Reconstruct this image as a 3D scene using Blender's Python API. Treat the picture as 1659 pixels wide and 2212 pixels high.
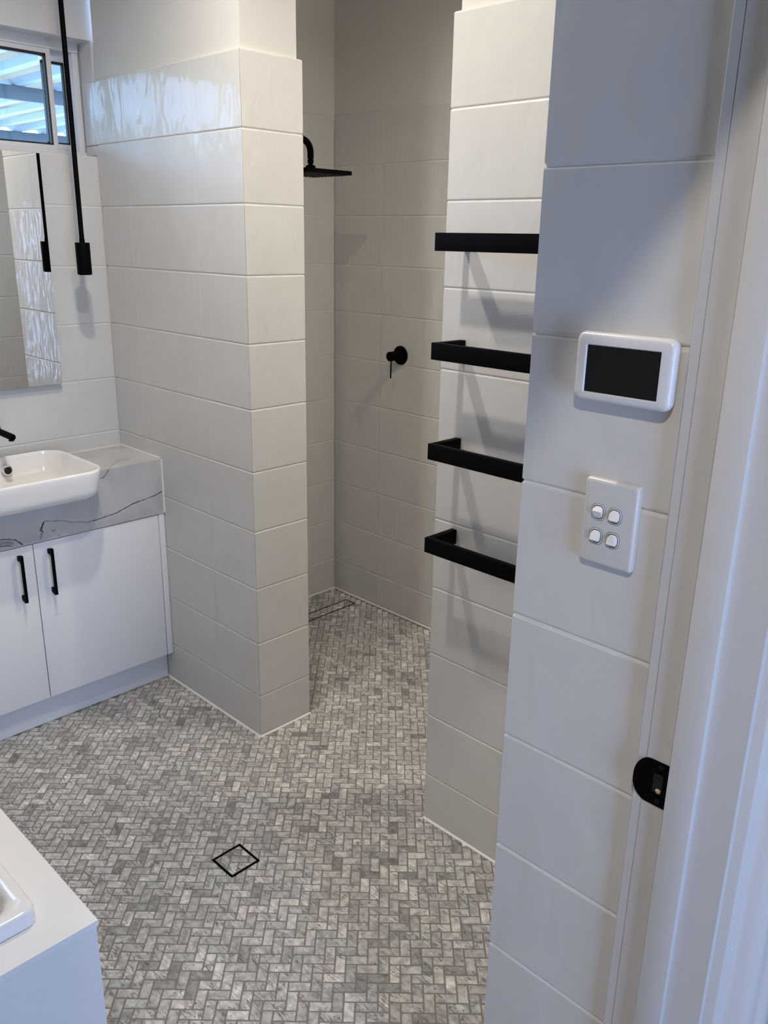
import bpy, bmesh, math, random
from mathutils import Matrix, Vector

random.seed(7)
scene = bpy.context.scene
for o in list(bpy.data.objects):
    bpy.data.objects.remove(o, do_unlink=True)
COL = scene.collection

# ------------------------------------------------------------------ camera
cam_d = bpy.data.cameras.new('camera')
cam_d.sensor_fit = 'HORIZONTAL'
cam_d.sensor_width = 36.0
cam_d.lens = 1816.2 / 1659.0 * 36.0
cam_d.clip_start = 0.02
cam = bpy.data.objects.new('camera', cam_d)
COL.objects.link(cam)
RM = Matrix(((0.70388869, 0.20799195, -0.67917602),
             (-0.71009521, 0.22957808, -0.66562655),
             (0.01747896, 0.95080663, 0.30929151)))
CAM = Vector((0.0, 0.0, 1.67))
cam.matrix_world = Matrix.Translation(CAM) @ RM.to_4x4()
scene.camera = cam

# ------------------------------------------------------------------ world, lights, exposure
world = bpy.data.worlds.new('sky')
scene.world = world
world.use_nodes = True
bg = world.node_tree.nodes['Background']
bg.inputs['Color'].default_value = (0.38, 0.57, 1.0, 1)
bg.inputs['Strength'].default_value = 14.0

def area(name, loc, direction, sx, sy, power, color, shape='RECTANGLE', portal=False, spread=180):
    l = bpy.data.lights.new(name, 'AREA')
    l.shape = shape
    l.size = sx
    if shape in ('RECTANGLE', 'ELLIPSE'):
        l.size_y = sy
    l.energy = power
    l.color = color
    l.spread = math.radians(spread)
    l.cycles.is_portal = portal
    o = bpy.data.objects.new(name, l)
    o.location = loc
    o.rotation_euler = Vector(direction).to_track_quat('-Z', 'Y').to_euler()
    COL.objects.link(o)
    return o

WARM = (1.0, 0.91, 0.80)
area('ceiling_lamp_light', (0.885, 1.32, 2.685), (0, 0, -1), 0.07, 0.07, 10.5, WARM, 'DISK', spread=165)
area('ceiling_lamp_light', (1.00, 1.88, 2.685), (0, 0, -1), 0.07, 0.07, 11.5, WARM, 'DISK', spread=165)
area('ceiling_lamp_light', (2.20, 1.12, 2.685), (0, 0, -1), 0.07, 0.07, 13.0, WARM, 'DISK', spread=165)
area('hall_lamp_light', (-0.28, -0.17, 2.685), (0, 0, -1), 0.11, 0.11, 21.0, (1.0, 0.90, 0.78), 'DISK', spread=170)
# daylight openings: portals guide the sky's light through them
area('hall_window_portal', (0.27, -1.44, 1.15), (0, 1, 0), 0.72, 1.4, 1.0, (1, 1, 1), portal=True)
area('bathroom_window_portal', (0.58, 3.12, 2.09), (0, -1, 0), 1.88, 0.35, 1.0, (1, 1, 1), portal=True)

vs = scene.view_settings
vs.view_transform = 'Standard'
vs.look = 'None'
vs.exposure = 0.0
vs.gamma = 1.0
vs.use_curve_mapping = False
scene.cycles.use_denoising = True
scene.cycles.max_bounces = 7
scene.cycles.diffuse_bounces = 4
scene.cycles.glossy_bounces = 5
scene.cycles.use_light_tree = False
scene.cycles.use_adaptive_sampling = True
scene.cycles.adaptive_threshold = 0.06
scene.cycles.adaptive_min_samples = 24
scene.cycles.transparent_max_bounces = 12
scene.cycles.sample_clamp_indirect = 6.0

# ------------------------------------------------------------------ measured places (metres)
FX0, FX1 = 1.5362, 1.7590      # partition faces
FY0 = 2.0888                   # partition end
VY = 2.9295                    # vanity wall
SX, SY = 2.6123, 2.8978        # shower walls
TX, TY = 1.6270, 1.4026        # towel wall face and its end
WX, WY = 0.9267, 0.6445        # switch wall face and its end
CEIL = 2.70
C0, CH = 0.158, 0.200          # first course top, course height
TTOP = C0 + 10 * CH            # top of tiling
TT = 0.012                     # tile build-up beyond plaster
LX = -0.46                     # left wall
DY0, DY1 = 0.292, 0.437        # door wall faces

# ------------------------------------------------------------------ materials
def nt(name):
    m = bpy.data.materials.new(name)
    m.use_nodes = True
    t = m.node_tree
    return m, t, t.nodes['Principled BSDF']

def N(t, kind, **kw):
    n = t.nodes.new(kind)
    for k, v in kw.items():
        setattr(n, k, v)
    return n

def plain(name, col, rough=0.5, metal=0.0, spec=0.5, coat=0.0, noise=0.0, nscale=20, bump=0.0):
    m, t, b = nt(name)
    b.inputs['Base Color'].default_value = (*col, 1)
    b.inputs['Roughness'].default_value = rough
    b.inputs['Metallic'].default_value = metal
    b.inputs['Specular IOR Level'].default_value = spec
    b.inputs['Coat Weight'].default_value = coat
    if noise or bump:
        geo = N(t, 'ShaderNodeNewGeometry')
        nz = N(t, 'ShaderNodeTexNoise')
        nz.inputs['Scale'].default_value = nscale
        nz.inputs['Detail'].default_value = 4
        t.links.new(geo.outputs['Position'], nz.inputs['Vector'])
        if noise:
            mx = N(t, 'ShaderNodeMix', data_type='RGBA')
            mx.inputs['A'].default_value = (*[c * (1 - noise) for c in col], 1)
            mx.inputs['B'].default_value = (*[min(1, c * (1 + noise)) for c in col], 1)
            t.links.new(nz.outputs['Fac'], mx.inputs['Factor'])
            t.links.new(mx.outputs['Result'], b.inputs['Base Color'])
        if bump:
            bp = N(t, 'ShaderNodeBump')
            bp.inputs['Strength'].default_value = bump
            bp.inputs['Distance'].default_value = 0.002
            t.links.new(nz.outputs['Fac'], bp.inputs['Height'])
            t.links.new(bp.outputs['Normal'], b.inputs['Normal'])
    return m

M = {}
M['plaster'] = plain('wall_paint', (0.68, 0.668, 0.645), 0.6, noise=0.02, nscale=6, bump=0.05)
M['ceiling'] = plain('ceiling_paint', (0.70, 0.69, 0.675), 0.7, noise=0.01)
M['hallpaint'] = plain('hall_paint', (0.34, 0.32, 0.30), 0.6, noise=0.02, nscale=6)
M['leftpaint'] = plain('left_wall_paint', (0.45, 0.44, 0.43), 0.5, noise=0.02, nscale=6)
M['grout'] = plain('white_grout', (0.74, 0.73, 0.71), 0.8, noise=0.05, nscale=60)
M['sealant'] = plain('white_sealant', (0.82, 0.81, 0.79), 0.45, noise=0.03, nscale=80)
M['black'] = plain('matte_black_metal', (0.002, 0.002, 0.0022), 0.55, 0.0, 0.04, noise=0.1)
M['ceramic'] = plain('white_ceramic', (0.86, 0.85, 0.83), 0.06, coat=0.3, noise=0.01)
M['acrylic'] = plain('white_acrylic', (0.86, 0.85, 0.84), 0.10, coat=0.3, noise=0.01)
M['laminate'] = plain('white_gloss_laminate', (0.82, 0.83, 0.85), 0.22, noise=0.015, nscale=8, bump=0.02)
M['shadowline'] = plain('painted_gap_shade', (0.10, 0.10, 0.11), 0.6, noise=0.05)  # dark colour paints the shade of door gaps and switch outlines
M['kick'] = plain('pale_kickboard', (0.74, 0.77, 0.81), 0.35, noise=0.02)
M['trim'] = plain('white_gloss_enamel', (0.57, 0.562, 0.55), 0.30, noise=0.02, nscale=10)
M['plastic'] = plain('white_plastic', (0.66, 0.655, 0.67), 0.28, noise=0.01)
M['plate'] = plain('ivory_white_plastic', (0.58, 0.575, 0.565), 0.32, noise=0.01)
M['rocker'] = plain('white_rocker_plastic', (0.74, 0.74, 0.75), 0.3, noise=0.01)
M['screen'] = plain('dark_screen', (0.008, 0.009, 0.010), 0.25, spec=0.25, noise=0.05)
M['chrome'] = plain('chrome', (0.75, 0.75, 0.75), 0.12, 1.0, noise=0.02)
M['dark'] = plain('painted_hole_shade', (0.004, 0.0035, 0.003), 0.6, noise=0.1)  # near-black colour stands in for the shade inside openings
M['vein'] = plain('dark_stone_vein', (0.10, 0.105, 0.12), 0.3, noise=0.35, nscale=90)
M['veinsoft'] = plain('soft_stone_vein', (0.30, 0.30, 0.31), 0.3, noise=0.3, nscale=60)
M['mirror'] = plain('mirror_glass', (0.90, 0.91, 0.90), 0.01, 1.0, noise=0.005)
M['mirror_edge'] = plain('mirror_edge_and_backing', (0.03, 0.03, 0.032), 0.3, noise=0.05)
M['alu'] = plain('white_powder_coat', (0.72, 0.72, 0.73), 0.35, noise=0.02)
M['seal'] = plain('black_rubber_seal', (0.012, 0.012, 0.014), 0.5, noise=0.1)
M['beam'] = plain('grey_painted_steel', (0.07, 0.085, 0.095), 0.5, noise=0.15, nscale=5)
M['hedge'] = plain('hedge_leaves', (0.10, 0.22, 0.05), 0.7, noise=0.6, nscale=14)
M['patio'] = plain('patio_concrete', (0.42, 0.41, 0.39), 0.8, noise=0.1, nscale=4)
M['hallfloor'] = plain('hall_floorboards', (0.22, 0.15, 0.09), 0.35, noise=0.2, nscale=6)
M['bathpanel'] = plain('gloss_white_bath_tiling', (0.80, 0.80, 0.80), 0.15, noise=0.02, nscale=5)
M['timber'] = plain('raw_timber', (0.42, 0.33, 0.25), 0.7, noise=0.2, nscale=120)

# glazed wall tile: rippled handmade glaze
def tile_mat():
    m, t, b = nt('glazed_wall_tile')
    tc = N(t, 'ShaderNodeTexCoord')
    oi = N(t, 'ShaderNodeObjectInfo')
    mul = N(t, 'ShaderNodeMath', operation='MULTIPLY')
    mul.inputs[1].default_value = 37.0
    t.links.new(oi.outputs['Random'], mul.inputs[0])
    add = N(t, 'ShaderNodeVectorMath', operation='ADD')
    t.links.new(tc.outputs['Object'], add.inputs[0])
    t.links.new(mul.outputs[0], add.inputs[1])
    mp = N(t, 'ShaderNodeMapping')
    mp.inputs['Scale'].default_value = (1.0, 1.0, 0.42)
    t.links.new(add.outputs[0], mp.inputs['Vector'])
    n1 = N(t, 'ShaderNodeTexNoise')
    n1.inputs['Scale'].default_value = 24
    n1.inputs['Detail'].default_value = 1.0
    n1.inputs['Distortion'].default_value = 0.6
    t.links.new(mp.outputs[0], n1.inputs['Vector'])
    bp = N(t, 'ShaderNodeBump')
    bp.inputs['Strength'].default_value = 1.0
    bp.inputs['Distance'].default_value = 0.0022
    t.links.new(n1.outputs['Fac'], bp.inputs['Height'])
    t.links.new(bp.outputs['Normal'], b.inputs['Normal'])
    n2 = N(t, 'ShaderNodeTexNoise')
    n2.inputs['Scale'].default_value = 7
    n2.inputs['Detail'].default_value = 3
    t.links.new(add.outputs[0], n2.inputs['Vector'])
    mx = N(t, 'ShaderNodeMix', data_type='RGBA')
    mx.inputs['A'].default_value = (0.60, 0.598, 0.58, 1)
    mx.inputs['B'].default_value = (0.66, 0.658, 0.64, 1)
    t.links.new(n2.outputs['Fac'], mx.inputs['Factor'])
    t.links.new(mx.outputs['Result'], b.inputs['Base Color'])
    b.inputs['Roughness'].default_value = 0.40
    b.inputs['Specular IOR Level'].default_value = 0.5
    b.inputs['Coat Weight'].default_value = 0.25
    b.inputs['Coat Roughness'].default_value = 0.06
    t.links.new(bp.outputs['Normal'], b.inputs['Coat Normal'])
    return m
M['tile'] = tile_mat()

# marble mosaic: tone per tile through the 'tone' attribute, veins from position
def mosaic_mat():
    m, t, b = nt('marble_mosaic')
    at = N(t, 'ShaderNodeAttribute', attribute_name='tone')
    sep = N(t, 'ShaderNodeSeparateColor')
    t.links.new(at.outputs['Color'], sep.inputs['Color'])
    geo = N(t, 'ShaderNodeNewGeometry')
    off = N(t, 'ShaderNodeVectorMath', operation='SCALE')
    off.inputs['Scale'].default_value = 9.0
    t.links.new(at.outputs['Color'], off.inputs[0])
    add = N(t, 'ShaderNodeVectorMath', operation='ADD')
    t.links.new(geo.outputs['Position'], add.inputs[0])
    t.links.new(off.outputs[0], add.inputs[1])
    # base grey by tone
    cr = N(t, 'ShaderNodeValToRGB')
    cr.color_ramp.elements[0].position = 0.0
    cr.color_ramp.elements[0].color = (0.24, 0.236, 0.233, 1)
    cr.color_ramp.elements[1].position = 1.0
    cr.color_ramp.elements[1].color = (0.68, 0.67, 0.65, 1)
    e = cr.color_ramp.elements.new(0.3)
    e.color = (0.41, 0.405, 0.398, 1)
    e = cr.color_ramp.elements.new(0.7)
    e.color = (0.54, 0.533, 0.52, 1)
    t.links.new(sep.outputs['Red'], cr.inputs['Fac'])
    # broad clouds over the floor, and inside each tile
    c1 = N(t, 'ShaderNodeTexNoise')
    c1.inputs['Scale'].default_value = 55
    c1.inputs['Detail'].default_value = 5
    t.links.new(add.outputs[0], c1.inputs['Vector'])
    m1 = N(t, 'ShaderNodeMix', data_type='RGBA', blend_type='MULTIPLY')
    r1 = N(t, 'ShaderNodeMapRange')
    r1.inputs['From Min'].default_value = 0.3
    r1.inputs['From Max'].default_value = 0.7
    r1.inputs['To Min'].default_value = 0.62
    r1.inputs['To Max'].default_value = 1.30
    t.links.new(c1.outputs['Fac'], r1.inputs['Value'])
    m1.inputs['Factor'].default_value = 1.0
    t.links.new(cr.outputs['Color'], m1.inputs['A'])
    t.links.new(r1.outputs['Result'], m1.inputs['B'])
    # veins: thin bands of a distorted, tilted noise
    mp = N(t, 'ShaderNodeMapping')
    mp.inputs['Rotation'].default_value = (0, 0, 0.25)
    mp.inputs['Scale'].default_value = (2.9, 0.62, 1)
    t.links.new(add.outputs[0], mp.inputs['Vector'])
    v1 = N(t, 'ShaderNodeTexNoise')
    v1.inputs['Scale'].default_value = 30
    v1.inputs['Detail'].default_value = 4
    v1.inputs['Distortion'].default_value = 0.7
    t.links.new(mp.outputs[0], v1.inputs['Vector'])
    sb = N(t, 'ShaderNodeMath', operation='SUBTRACT')
    sb.inputs[1].default_value = 0.5
    t.links.new(v1.outputs['Fac'], sb.inputs[0])
    ab = N(t, 'ShaderNodeMath', operation='ABSOLUTE')
    t.links.new(sb.outputs[0], ab.inputs[0])
    rv = N(t, 'ShaderNodeMapRange')
    rv.inputs['From Min'].default_value = 0.0
    rv.inputs['From Max'].default_value = 0.048
    rv.inputs['To Min'].default_value = 1.0
    rv.inputs['To Max'].default_value = 0.0
    t.links.new(ab.outputs[0], rv.inputs['Value'])
    gate = N(t, 'ShaderNodeTexNoise')
    gate.inputs['Scale'].default_value = 22
    t.links.new(add.outputs[0], gate.inputs['Vector'])
    rg = N(t, 'ShaderNodeMapRange')
    rg.inputs['From Min'].default_value = 0.36
    rg.inputs['From Max'].default_value = 0.62
    t.links.new(gate.outputs['Fac'], rg.inputs['Value'])
    mm = N(t, 'ShaderNodeMath', operation='MULTIPLY')
    t.links.new(rv.outputs['Result'], mm.inputs[0])
    t.links.new(rg.outputs['Result'], mm.inputs[1])
    mk_ = N(t, 'ShaderNodeMath', operation='MULTIPLY')
    mk_.inputs[1].default_value = 0.9
    t.links.new(mm.outputs[0], mk_.inputs[0])
    m2 = N(t, 'ShaderNodeMix', data_type='RGBA')
    m2.inputs['B'].default_value = (0.085, 0.09, 0.095, 1)
    t.links.new(mk_.outputs[0], m2.inputs['Factor'])
    t.links.new(m1.outputs['Result'], m2.inputs['A'])
    sk = N(t, 'ShaderNodeTexNoise')
    sk.inputs['Scale'].default_value = 130
    sk.inputs['Detail'].default_value = 2
    t.links.new(add.outputs[0], sk.inputs['Vector'])
    rs = N(t, 'ShaderNodeMapRange')
    rs.inputs['From Min'].default_value = 0.68
    rs.inputs['From Max'].default_value = 0.74
    t.links.new(sk.outputs['Fac'], rs.inputs['Value'])
    m2b = N(t, 'ShaderNodeMix', data_type='RGBA')
    m2b.inputs['B'].default_value = (0.06, 0.06, 0.062, 1)
    t.links.new(rs.outputs['Result'], m2b.inputs['Factor'])
    t.links.new(m2.outputs['Result'], m2b.inputs['A'])
    m2 = m2b
    # faint tint per tile: warm or green
    m3 = N(t, 'ShaderNodeMix', data_type='RGBA', blend_type='MULTIPLY')
    tint = N(t, 'ShaderNodeValToRGB')
    tint.color_ramp.elements[0].color = (0.965, 1.0, 0.965, 1)
    tint.color_ramp.elements[1].color = (1.0, 0.965, 0.93, 1)
    e = tint.color_ramp.elements.new(0.2)
    e.color = (0.98, 1, 1, 1)
    e = tint.color_ramp.elements.new(0.75)
    e.color = (1.0, 0.985, 0.965, 1)
    t.links.new(sep.outputs['Green'], tint.inputs['Fac'])
    m3.inputs['Factor'].default_value = 1.0
    t.links.new(m2.outputs['Result'], m3.inputs['A'])
    t.links.new(tint.outputs['Color'], m3.inputs['B'])
    t.links.new(m3.outputs['Result'], b.inputs['Base Color'])
    b.inputs['Roughness'].default_value = 0.32
    b.inputs['Specular IOR Level'].default_value = 0.4
    return m
M['mosaic'] = mosaic_mat()
M['floorgrout'] = plain('grey_floor_grout', (0.215, 0.20, 0.185), 0.85, noise=0.12, nscale=50)

def stone_mat():
    m, t, b = nt('grey_marble_stone')
    geo = N(t, 'ShaderNodeNewGeometry')
    n = N(t, 'ShaderNodeTexNoise')
    n.inputs['Scale'].default_value = 5
    n.inputs['Detail'].default_value = 6
    n.inputs['Distortion'].default_value = 1.5
    t.links.new(geo.outputs['Position'], n.inputs['Vector'])
    cr = N(t, 'ShaderNodeValToRGB')
    cr.color_ramp.elements[0].position = 0.3
    cr.color_ramp.elements[0].color = (0.46, 0.465, 0.47, 1)
    cr.color_ramp.elements[1].position = 0.75
    cr.color_ramp.elements[1].color = (0.60, 0.60, 0.60, 1)
    t.links.new(n.outputs['Fac'], cr.inputs['Fac'])
    t.links.new(cr.outputs['Color'], b.inputs['Base Color'])
    b.inputs['Roughness'].default_value = 0.22
    return m
M['stone'] = stone_mat()

def glass_mat():
    m = bpy.data.materials.new('window_glass')
    m.use_nodes = True
    t = m.node_tree
    t.nodes.clear()
    out = N(t, 'ShaderNodeOutputMaterial')
    tr = N(t, 'ShaderNodeBsdfTransparent')
    tr.inputs['Color'].default_value = (0.90, 0.95, 0.95, 1)
    gl = N(t, 'ShaderNodeBsdfGlossy')
    gl.inputs['Roughness'].default_value = 0.02
    fr = N(t, 'ShaderNodeFresnel')
    fr.inputs['IOR'].default_value = 1.45
    mx = N(t, 'ShaderNodeMixShader')
    t.links.new(fr.outputs[0], mx.inputs[0])
    t.links.new(tr.outputs[0], mx.inputs[1])
    t.links.new(gl.outputs[0], mx.inputs[2])
    t.links.new(mx.outputs[0], out.inputs['Surface'])
    return m
M['glass'] = glass_mat()

def poly_mat(name='translucent_roof_sheet', k=1.0):
    m = bpy.data.materials.new(name)
    m.use_nodes = True
    t = m.node_tree
    t.nodes.clear()
    out = N(t, 'ShaderNodeOutputMaterial')
    tr = N(t, 'ShaderNodeBsdfTranslucent')
    geo = N(t, 'ShaderNodeNewGeometry')
    nz = N(t, 'ShaderNodeTexNoise')
    nz.inputs['Scale'].default_value = 2.2
    nz.inputs['Detail'].default_value = 5
    t.links.new(geo.outputs['Position'], nz.inputs['Vector'])
    cr = N(t, 'ShaderNodeValToRGB')
    cr.color_ramp.elements[0].position = 0.3
    cr.color_ramp.elements[0].color = (0.085 * k, 0.076 * k, 0.05 * k, 1)
    cr.color_ramp.elements[1].position = 0.65
    cr.color_ramp.elements[1].color = (0.150 * k, 0.122 * k, 0.076 * k, 1)
    t.links.new(nz.outputs['Fac'], cr.inputs['Fac'])
    t.links.new(cr.outputs['Color'], tr.inputs['Color'])
    t.links.new(tr.outputs[0], out.inputs['Surface'])
    return m
M['poly'] = poly_mat()
M['rib'] = plain('grey_roof_rib', (0.30, 0.34, 0.34), 0.5, noise=0.1, nscale=3)

# ------------------------------------------------------------------ helpers
WLOC = {}

def link(o, parent, origin):
    COL.objects.link(o)
    WLOC[o.name] = Vector(origin)
    if parent is not None:
        o.parent = parent
        o.location = Vector(origin) - WLOC[parent.name]
    else:
        o.location = origin
    return o

def tag(o, label=None, cat=None, group=None, kind=None):
    if label: o['label'] = label
    if cat: o['category'] = cat
    if group: o['group'] = group
    if kind: o['kind'] = kind
    return o

def empty(name, loc):
    o = bpy.data.objects.new(name, None)
    o.empty_display_size = 0.05
    return link(o, None, loc)

def mk(name, V, F, mat, parent=None, origin=None, smooth=False):
    V = [Vector(v) for v in V]
    if origin is None:
        lo = [min(v[i] for v in V) for i in range(3)]
        hi = [max(v[i] for v in V) for i in range(3)]
        origin = Vector(((lo[0] + hi[0]) / 2, (lo[1] + hi[1]) / 2, lo[2]))
    origin = Vector(origin)
    me = bpy.data.meshes.new(name)
    me.from_pydata([tuple(v - origin) for v in V], [], F)
    bm = bmesh.new()
    bm.from_mesh(me)
    bmesh.ops.recalc_face_normals(bm, faces=bm.faces)
    bm.to_mesh(me)
    bm.free()
    if smooth:
        for p in me.polygons:
            p.use_smooth = True
        if smooth is not True:
            me.set_sharp_from_angle(angle=math.radians(smooth))
    me.materials.append(mat)
    o = bpy.data.objects.new(name, me)
    return link(o, parent, origin)

def boxgeo(x0, x1, y0, y1, z0, z1, bev=0.0, seg=2):
    bm = bmesh.new()
    bmesh.ops.create_cube(bm, size=1.0)
    for v in bm.verts:
        v.co = Vector((x0 + (v.co.x + .5) * (x1 - x0), y0 + (v.co.y + .5) * (y1 - y0), z0 + (v.co.z + .5) * (z1 - z0)))
    if bev:
        bmesh.ops.bevel(bm, geom=list(bm.edges), offset=bev, segments=seg, affect='EDGES', profile=0.5)
    V = [v.co.copy() for v in bm.verts]
    F = [[v.index for v in f.verts] for f in bm.faces]
    bm.free()
    return V, F

def box(name, x0, x1, y0, y1, z0, z1, mat, parent=None, bev=0.0, seg=2, smooth=False):
    V, F = boxgeo(x0, x1, y0, y1, z0, z1, bev, seg)
    return mk(name, V, F, mat, parent, smooth=smooth or (40 if bev else False))

def merge(*parts):
    V, F = [], []
    for v, f in parts:
        b = len(V)
        V += list(v)
        F += [[i + b for i in q] for q in f]
    return V, F

def loft(rings, cap0=True, cap1=True, closed=True):
    n = len(rings[0])
    V = [p for r in rings for p in r]
    F = []
    for k in range(len(rings) - 1):
        for i in range(n if closed else n - 1):
            j = (i + 1) % n
            F.append([k * n + i, k * n + j, (k + 1) * n + j, (k + 1) * n + i])
    if cap0: F.append(list(range(n))[::-1])
    if cap1: F.append(list(range((len(rings) - 1) * n, len(rings) * n)))
    return V, F

def rrect(cx, cy, w, d, r, n=8):
    r = max(1e-4, min(r, w / 2 - 1e-4, d / 2 - 1e-4))
    out = []
    for q, (sx, sy) in enumerate(((1, 1), (-1, 1), (-1, -1), (1, -1))):
        for k in range(n + 1):
            a = math.pi / 2 * (q + k / n)
            out.append((cx + sx * (w / 2 - r) + r * math.cos(a), cy + sy * (d / 2 - r) + r * math.sin(a)))
    return out

def tube(path, rad, n=16):
    """tube along a list of points; rad a number or a list"""
    P = [Vector(p) for p in path]
    rings = []
    ref = None
    for i, p in enumerate(P):
        d = (P[min(i + 1, len(P) - 1)] - P[max(i - 1, 0)]).normalized()
        if ref is None:
            ref = Vector((0, 0, 1)) if abs(d.z) < 0.9 else Vector((0, 1, 0))
        a = (ref - d * ref.dot(d)).normalized()
        ref = a
        b = d.cross(a)
        r = rad[i] if isinstance(rad, (list, tuple)) else rad
        rings.append([p + r * (math.cos(2 * math.pi * k / n) * a + math.sin(2 * math.pi * k / n) * b) for k in range(n)])
    return loft(rings)

def extrude_z(poly, z0, z1):
    return loft([[(x, y, z0) for x, y in poly], [(x, y, z1) for x, y in poly]])

# ---- wall tiles
TCACHE = {}
def tile_mesh(w, h, m0, m1, face):
    """a pillow-edged tile lying on a wall; face '-x','+x','-y','+y' is the way it looks. m0, m1: mitred ends"""
    key = (round(w, 4), round(h, 4), m0, m1, face)
    if key in TCACHE:
        return TCACHE[key]
    t = 0.0085
    prof = [(0.0034, 0.0), (0.0011, 0.0008), (0.0, 0.0026)]
    rings = []
    for ins, dep in prof:
        ix = min(ins, 0.004)
        a0 = -w / 2 + ins * 0.22
        a1 = w / 2 - ins * 0.22
        b0, b1 = -h / 2 + ins, h / 2 - ins
        rings.append((a0 + (dep if m0 else 0), a1 - (dep if m1 else 0), b0, b1, dep))
    rings.append((-w / 2 + (t if m0 else 0), w / 2 - (t if m1 else 0), -h / 2, h / 2, t))
    R = []
    for a0, a1, b0, b1, dep in rings:
        q = [(a0, b0), (a1, b0), (a1, b1), (a0, b1)]
        ring = []
        for a, b in q:
            if face == '-x': ring.append((dep, a, b))
            elif face == '+x': ring.append((-dep, a, b))
            elif face == '-y': ring.append((a, dep, b))
            else: ring.append((a, -dep, b))
        R.append(ring)
    V, F = loft(R)
    me = bpy.data.meshes.new('tile')
    me.from_pydata(V, [], F)
    bm = bmesh.new()
    bm.from_mesh(me)
    bmesh.ops.recalc_face_normals(bm, faces=bm.faces)
    bm.to_mesh(me)
    bm.free()
    me.materials.append(M['tile'])
    TCACHE[key] = me
    return me

GAP = 0.0022
def tile_wall(parent, face, plane, joints, zs, mitre=()):
    """joints: sorted positions of the vertical joints along the wall; zs: horizontal joint heights"""
    for i in range(len(joints) - 1):
        a0, a1 = joints[i], joints[i + 1]
        m0 = 'lo' in mitre and i == 0
        m1 = 'hi' in mitre and i == len(joints) - 2
        g0 = 0 if m0 else 0.0005
        g1 = 0 if m1 else 0.0005
        for k in range(len(zs) - 1):
            z0, z1 = zs[k] + GAP / 2, zs[k + 1] - GAP / 2
            me = tile_mesh(a1 - a0 - g0 - g1, z1 - z0, m0, m1, face)
            c = (a0 + g0 + a1 - g1) / 2
            jig = random.uniform(-0.0003, 0.0003)
            if face[1] == 'x':
                loc = (plane + jig, c, (z0 + z1) / 2)
            else:
                loc = (c, plane + jig, (z0 + z1) / 2)
            link(bpy.data.objects.new('tile', me), parent, loc)

COURSES = [0.004] + [C0 + CH * k for k in range(11)]

# ------------------------------------------------------------------ setting: floor
floor = box('floor', LX - 0.1, SX + 0.2, DY1 - 0.02, VY + 0.2, -0.06, -0.0012, M['floorgrout'])
tag(floor, kind='structure')

# herringbone mosaic, laid diagonally
PU = 0.0263011
ANG = math.radians(-45.44)
UX = Vector((math.cos(ANG), math.sin(ANG)))
VX = Vector((-math.sin(ANG), math.cos(ANG)))
O0 = Vector((1.08956, 1.31664))
JT = 0.0038

def in_room(x, y):
    if x > SX or y < DY1 + 0.0: return False
    if y > 2.70 and x < FX0 + 0.0: return False
    if x < 0.46 and y > 1.12: return False
    if x < 0.12: return False
    if FX0 + .02 < x < FX1 - .02 and y > FY0 + .02: return False
    if x > TX + .02 and y < TY - .02 : 
        return x > 1.87 and y > 1.2
    if x > WX + .02 and y < WY - .02: return False
    if y > SY and x > FX1: return False
    return True

def mosaic_ring(cx, cy, hw, hd, a, b):
    # hw, hd half sizes along a, b
    out = []
    for ins, z in ((0.0, -0.004), (0.0, -0.0008), (0.0008, 0.0)):
        out.append([(cx + a.x * sx * (hw - ins) + b.x * sy * (hd - ins), cy + a.y * sx * (hw - ins) + b.y * sy * (hd - ins), z)
                    for sx, sy in ((-1, -1), (1, -1), (1, 1), (-1, 1))])
    return out

def to_px(p):
    v = RM.transposed() @ (Vector(p) - CAM)
    return 829.5 + 1816.2 * v.x / -v.z, 1106 - 1816.2 * v.y / -v.z, -v.z

mos = []
for j in range(-90, 110):
    for i in range(-110, 110):
        k = (i + j) % 4
        if k == 0:
            c = O0 + UX * PU * (i + 1) + VX * PU * (j + .5)
            orient = 0
        elif k == 2:
            c = O0 + UX * PU * (i + .5) + VX * PU * (j + 1)
            orient = 1
        else:
            continue
        if in_room(c.x, c.y):
            mos.append((c.x, c.y, orient))
nearness = []
for idx, (x, y, orient) in enumerate(mos):
    px, py, dep = to_px((x, y, 0))
    lim = 1064 - (py - 1860) * 14 / 352
    if 18 < py < 2225 and 232 < px < lim - 10:
        nearness.append((dep, idx))
nearness.sort()
single = {idx for _, idx in nearness[:300]}

def tone():
    r = random.random()
    if r < 0.09: a = random.uniform(0.05, 0.3)
    elif r < 0.85: a = random.uniform(0.35, 0.80)
    else: a = random.uniform(0.80, 1.0)
    return (a, random.random(), random.random(), 1.0)

def set_tone(me, tones, per):
    at = me.color_attributes.new('tone', 'FLOAT_COLOR', 'POINT')
    for vi in range(len(me.vertices)):
        at.data[vi].color = tones[vi // per]

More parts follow.
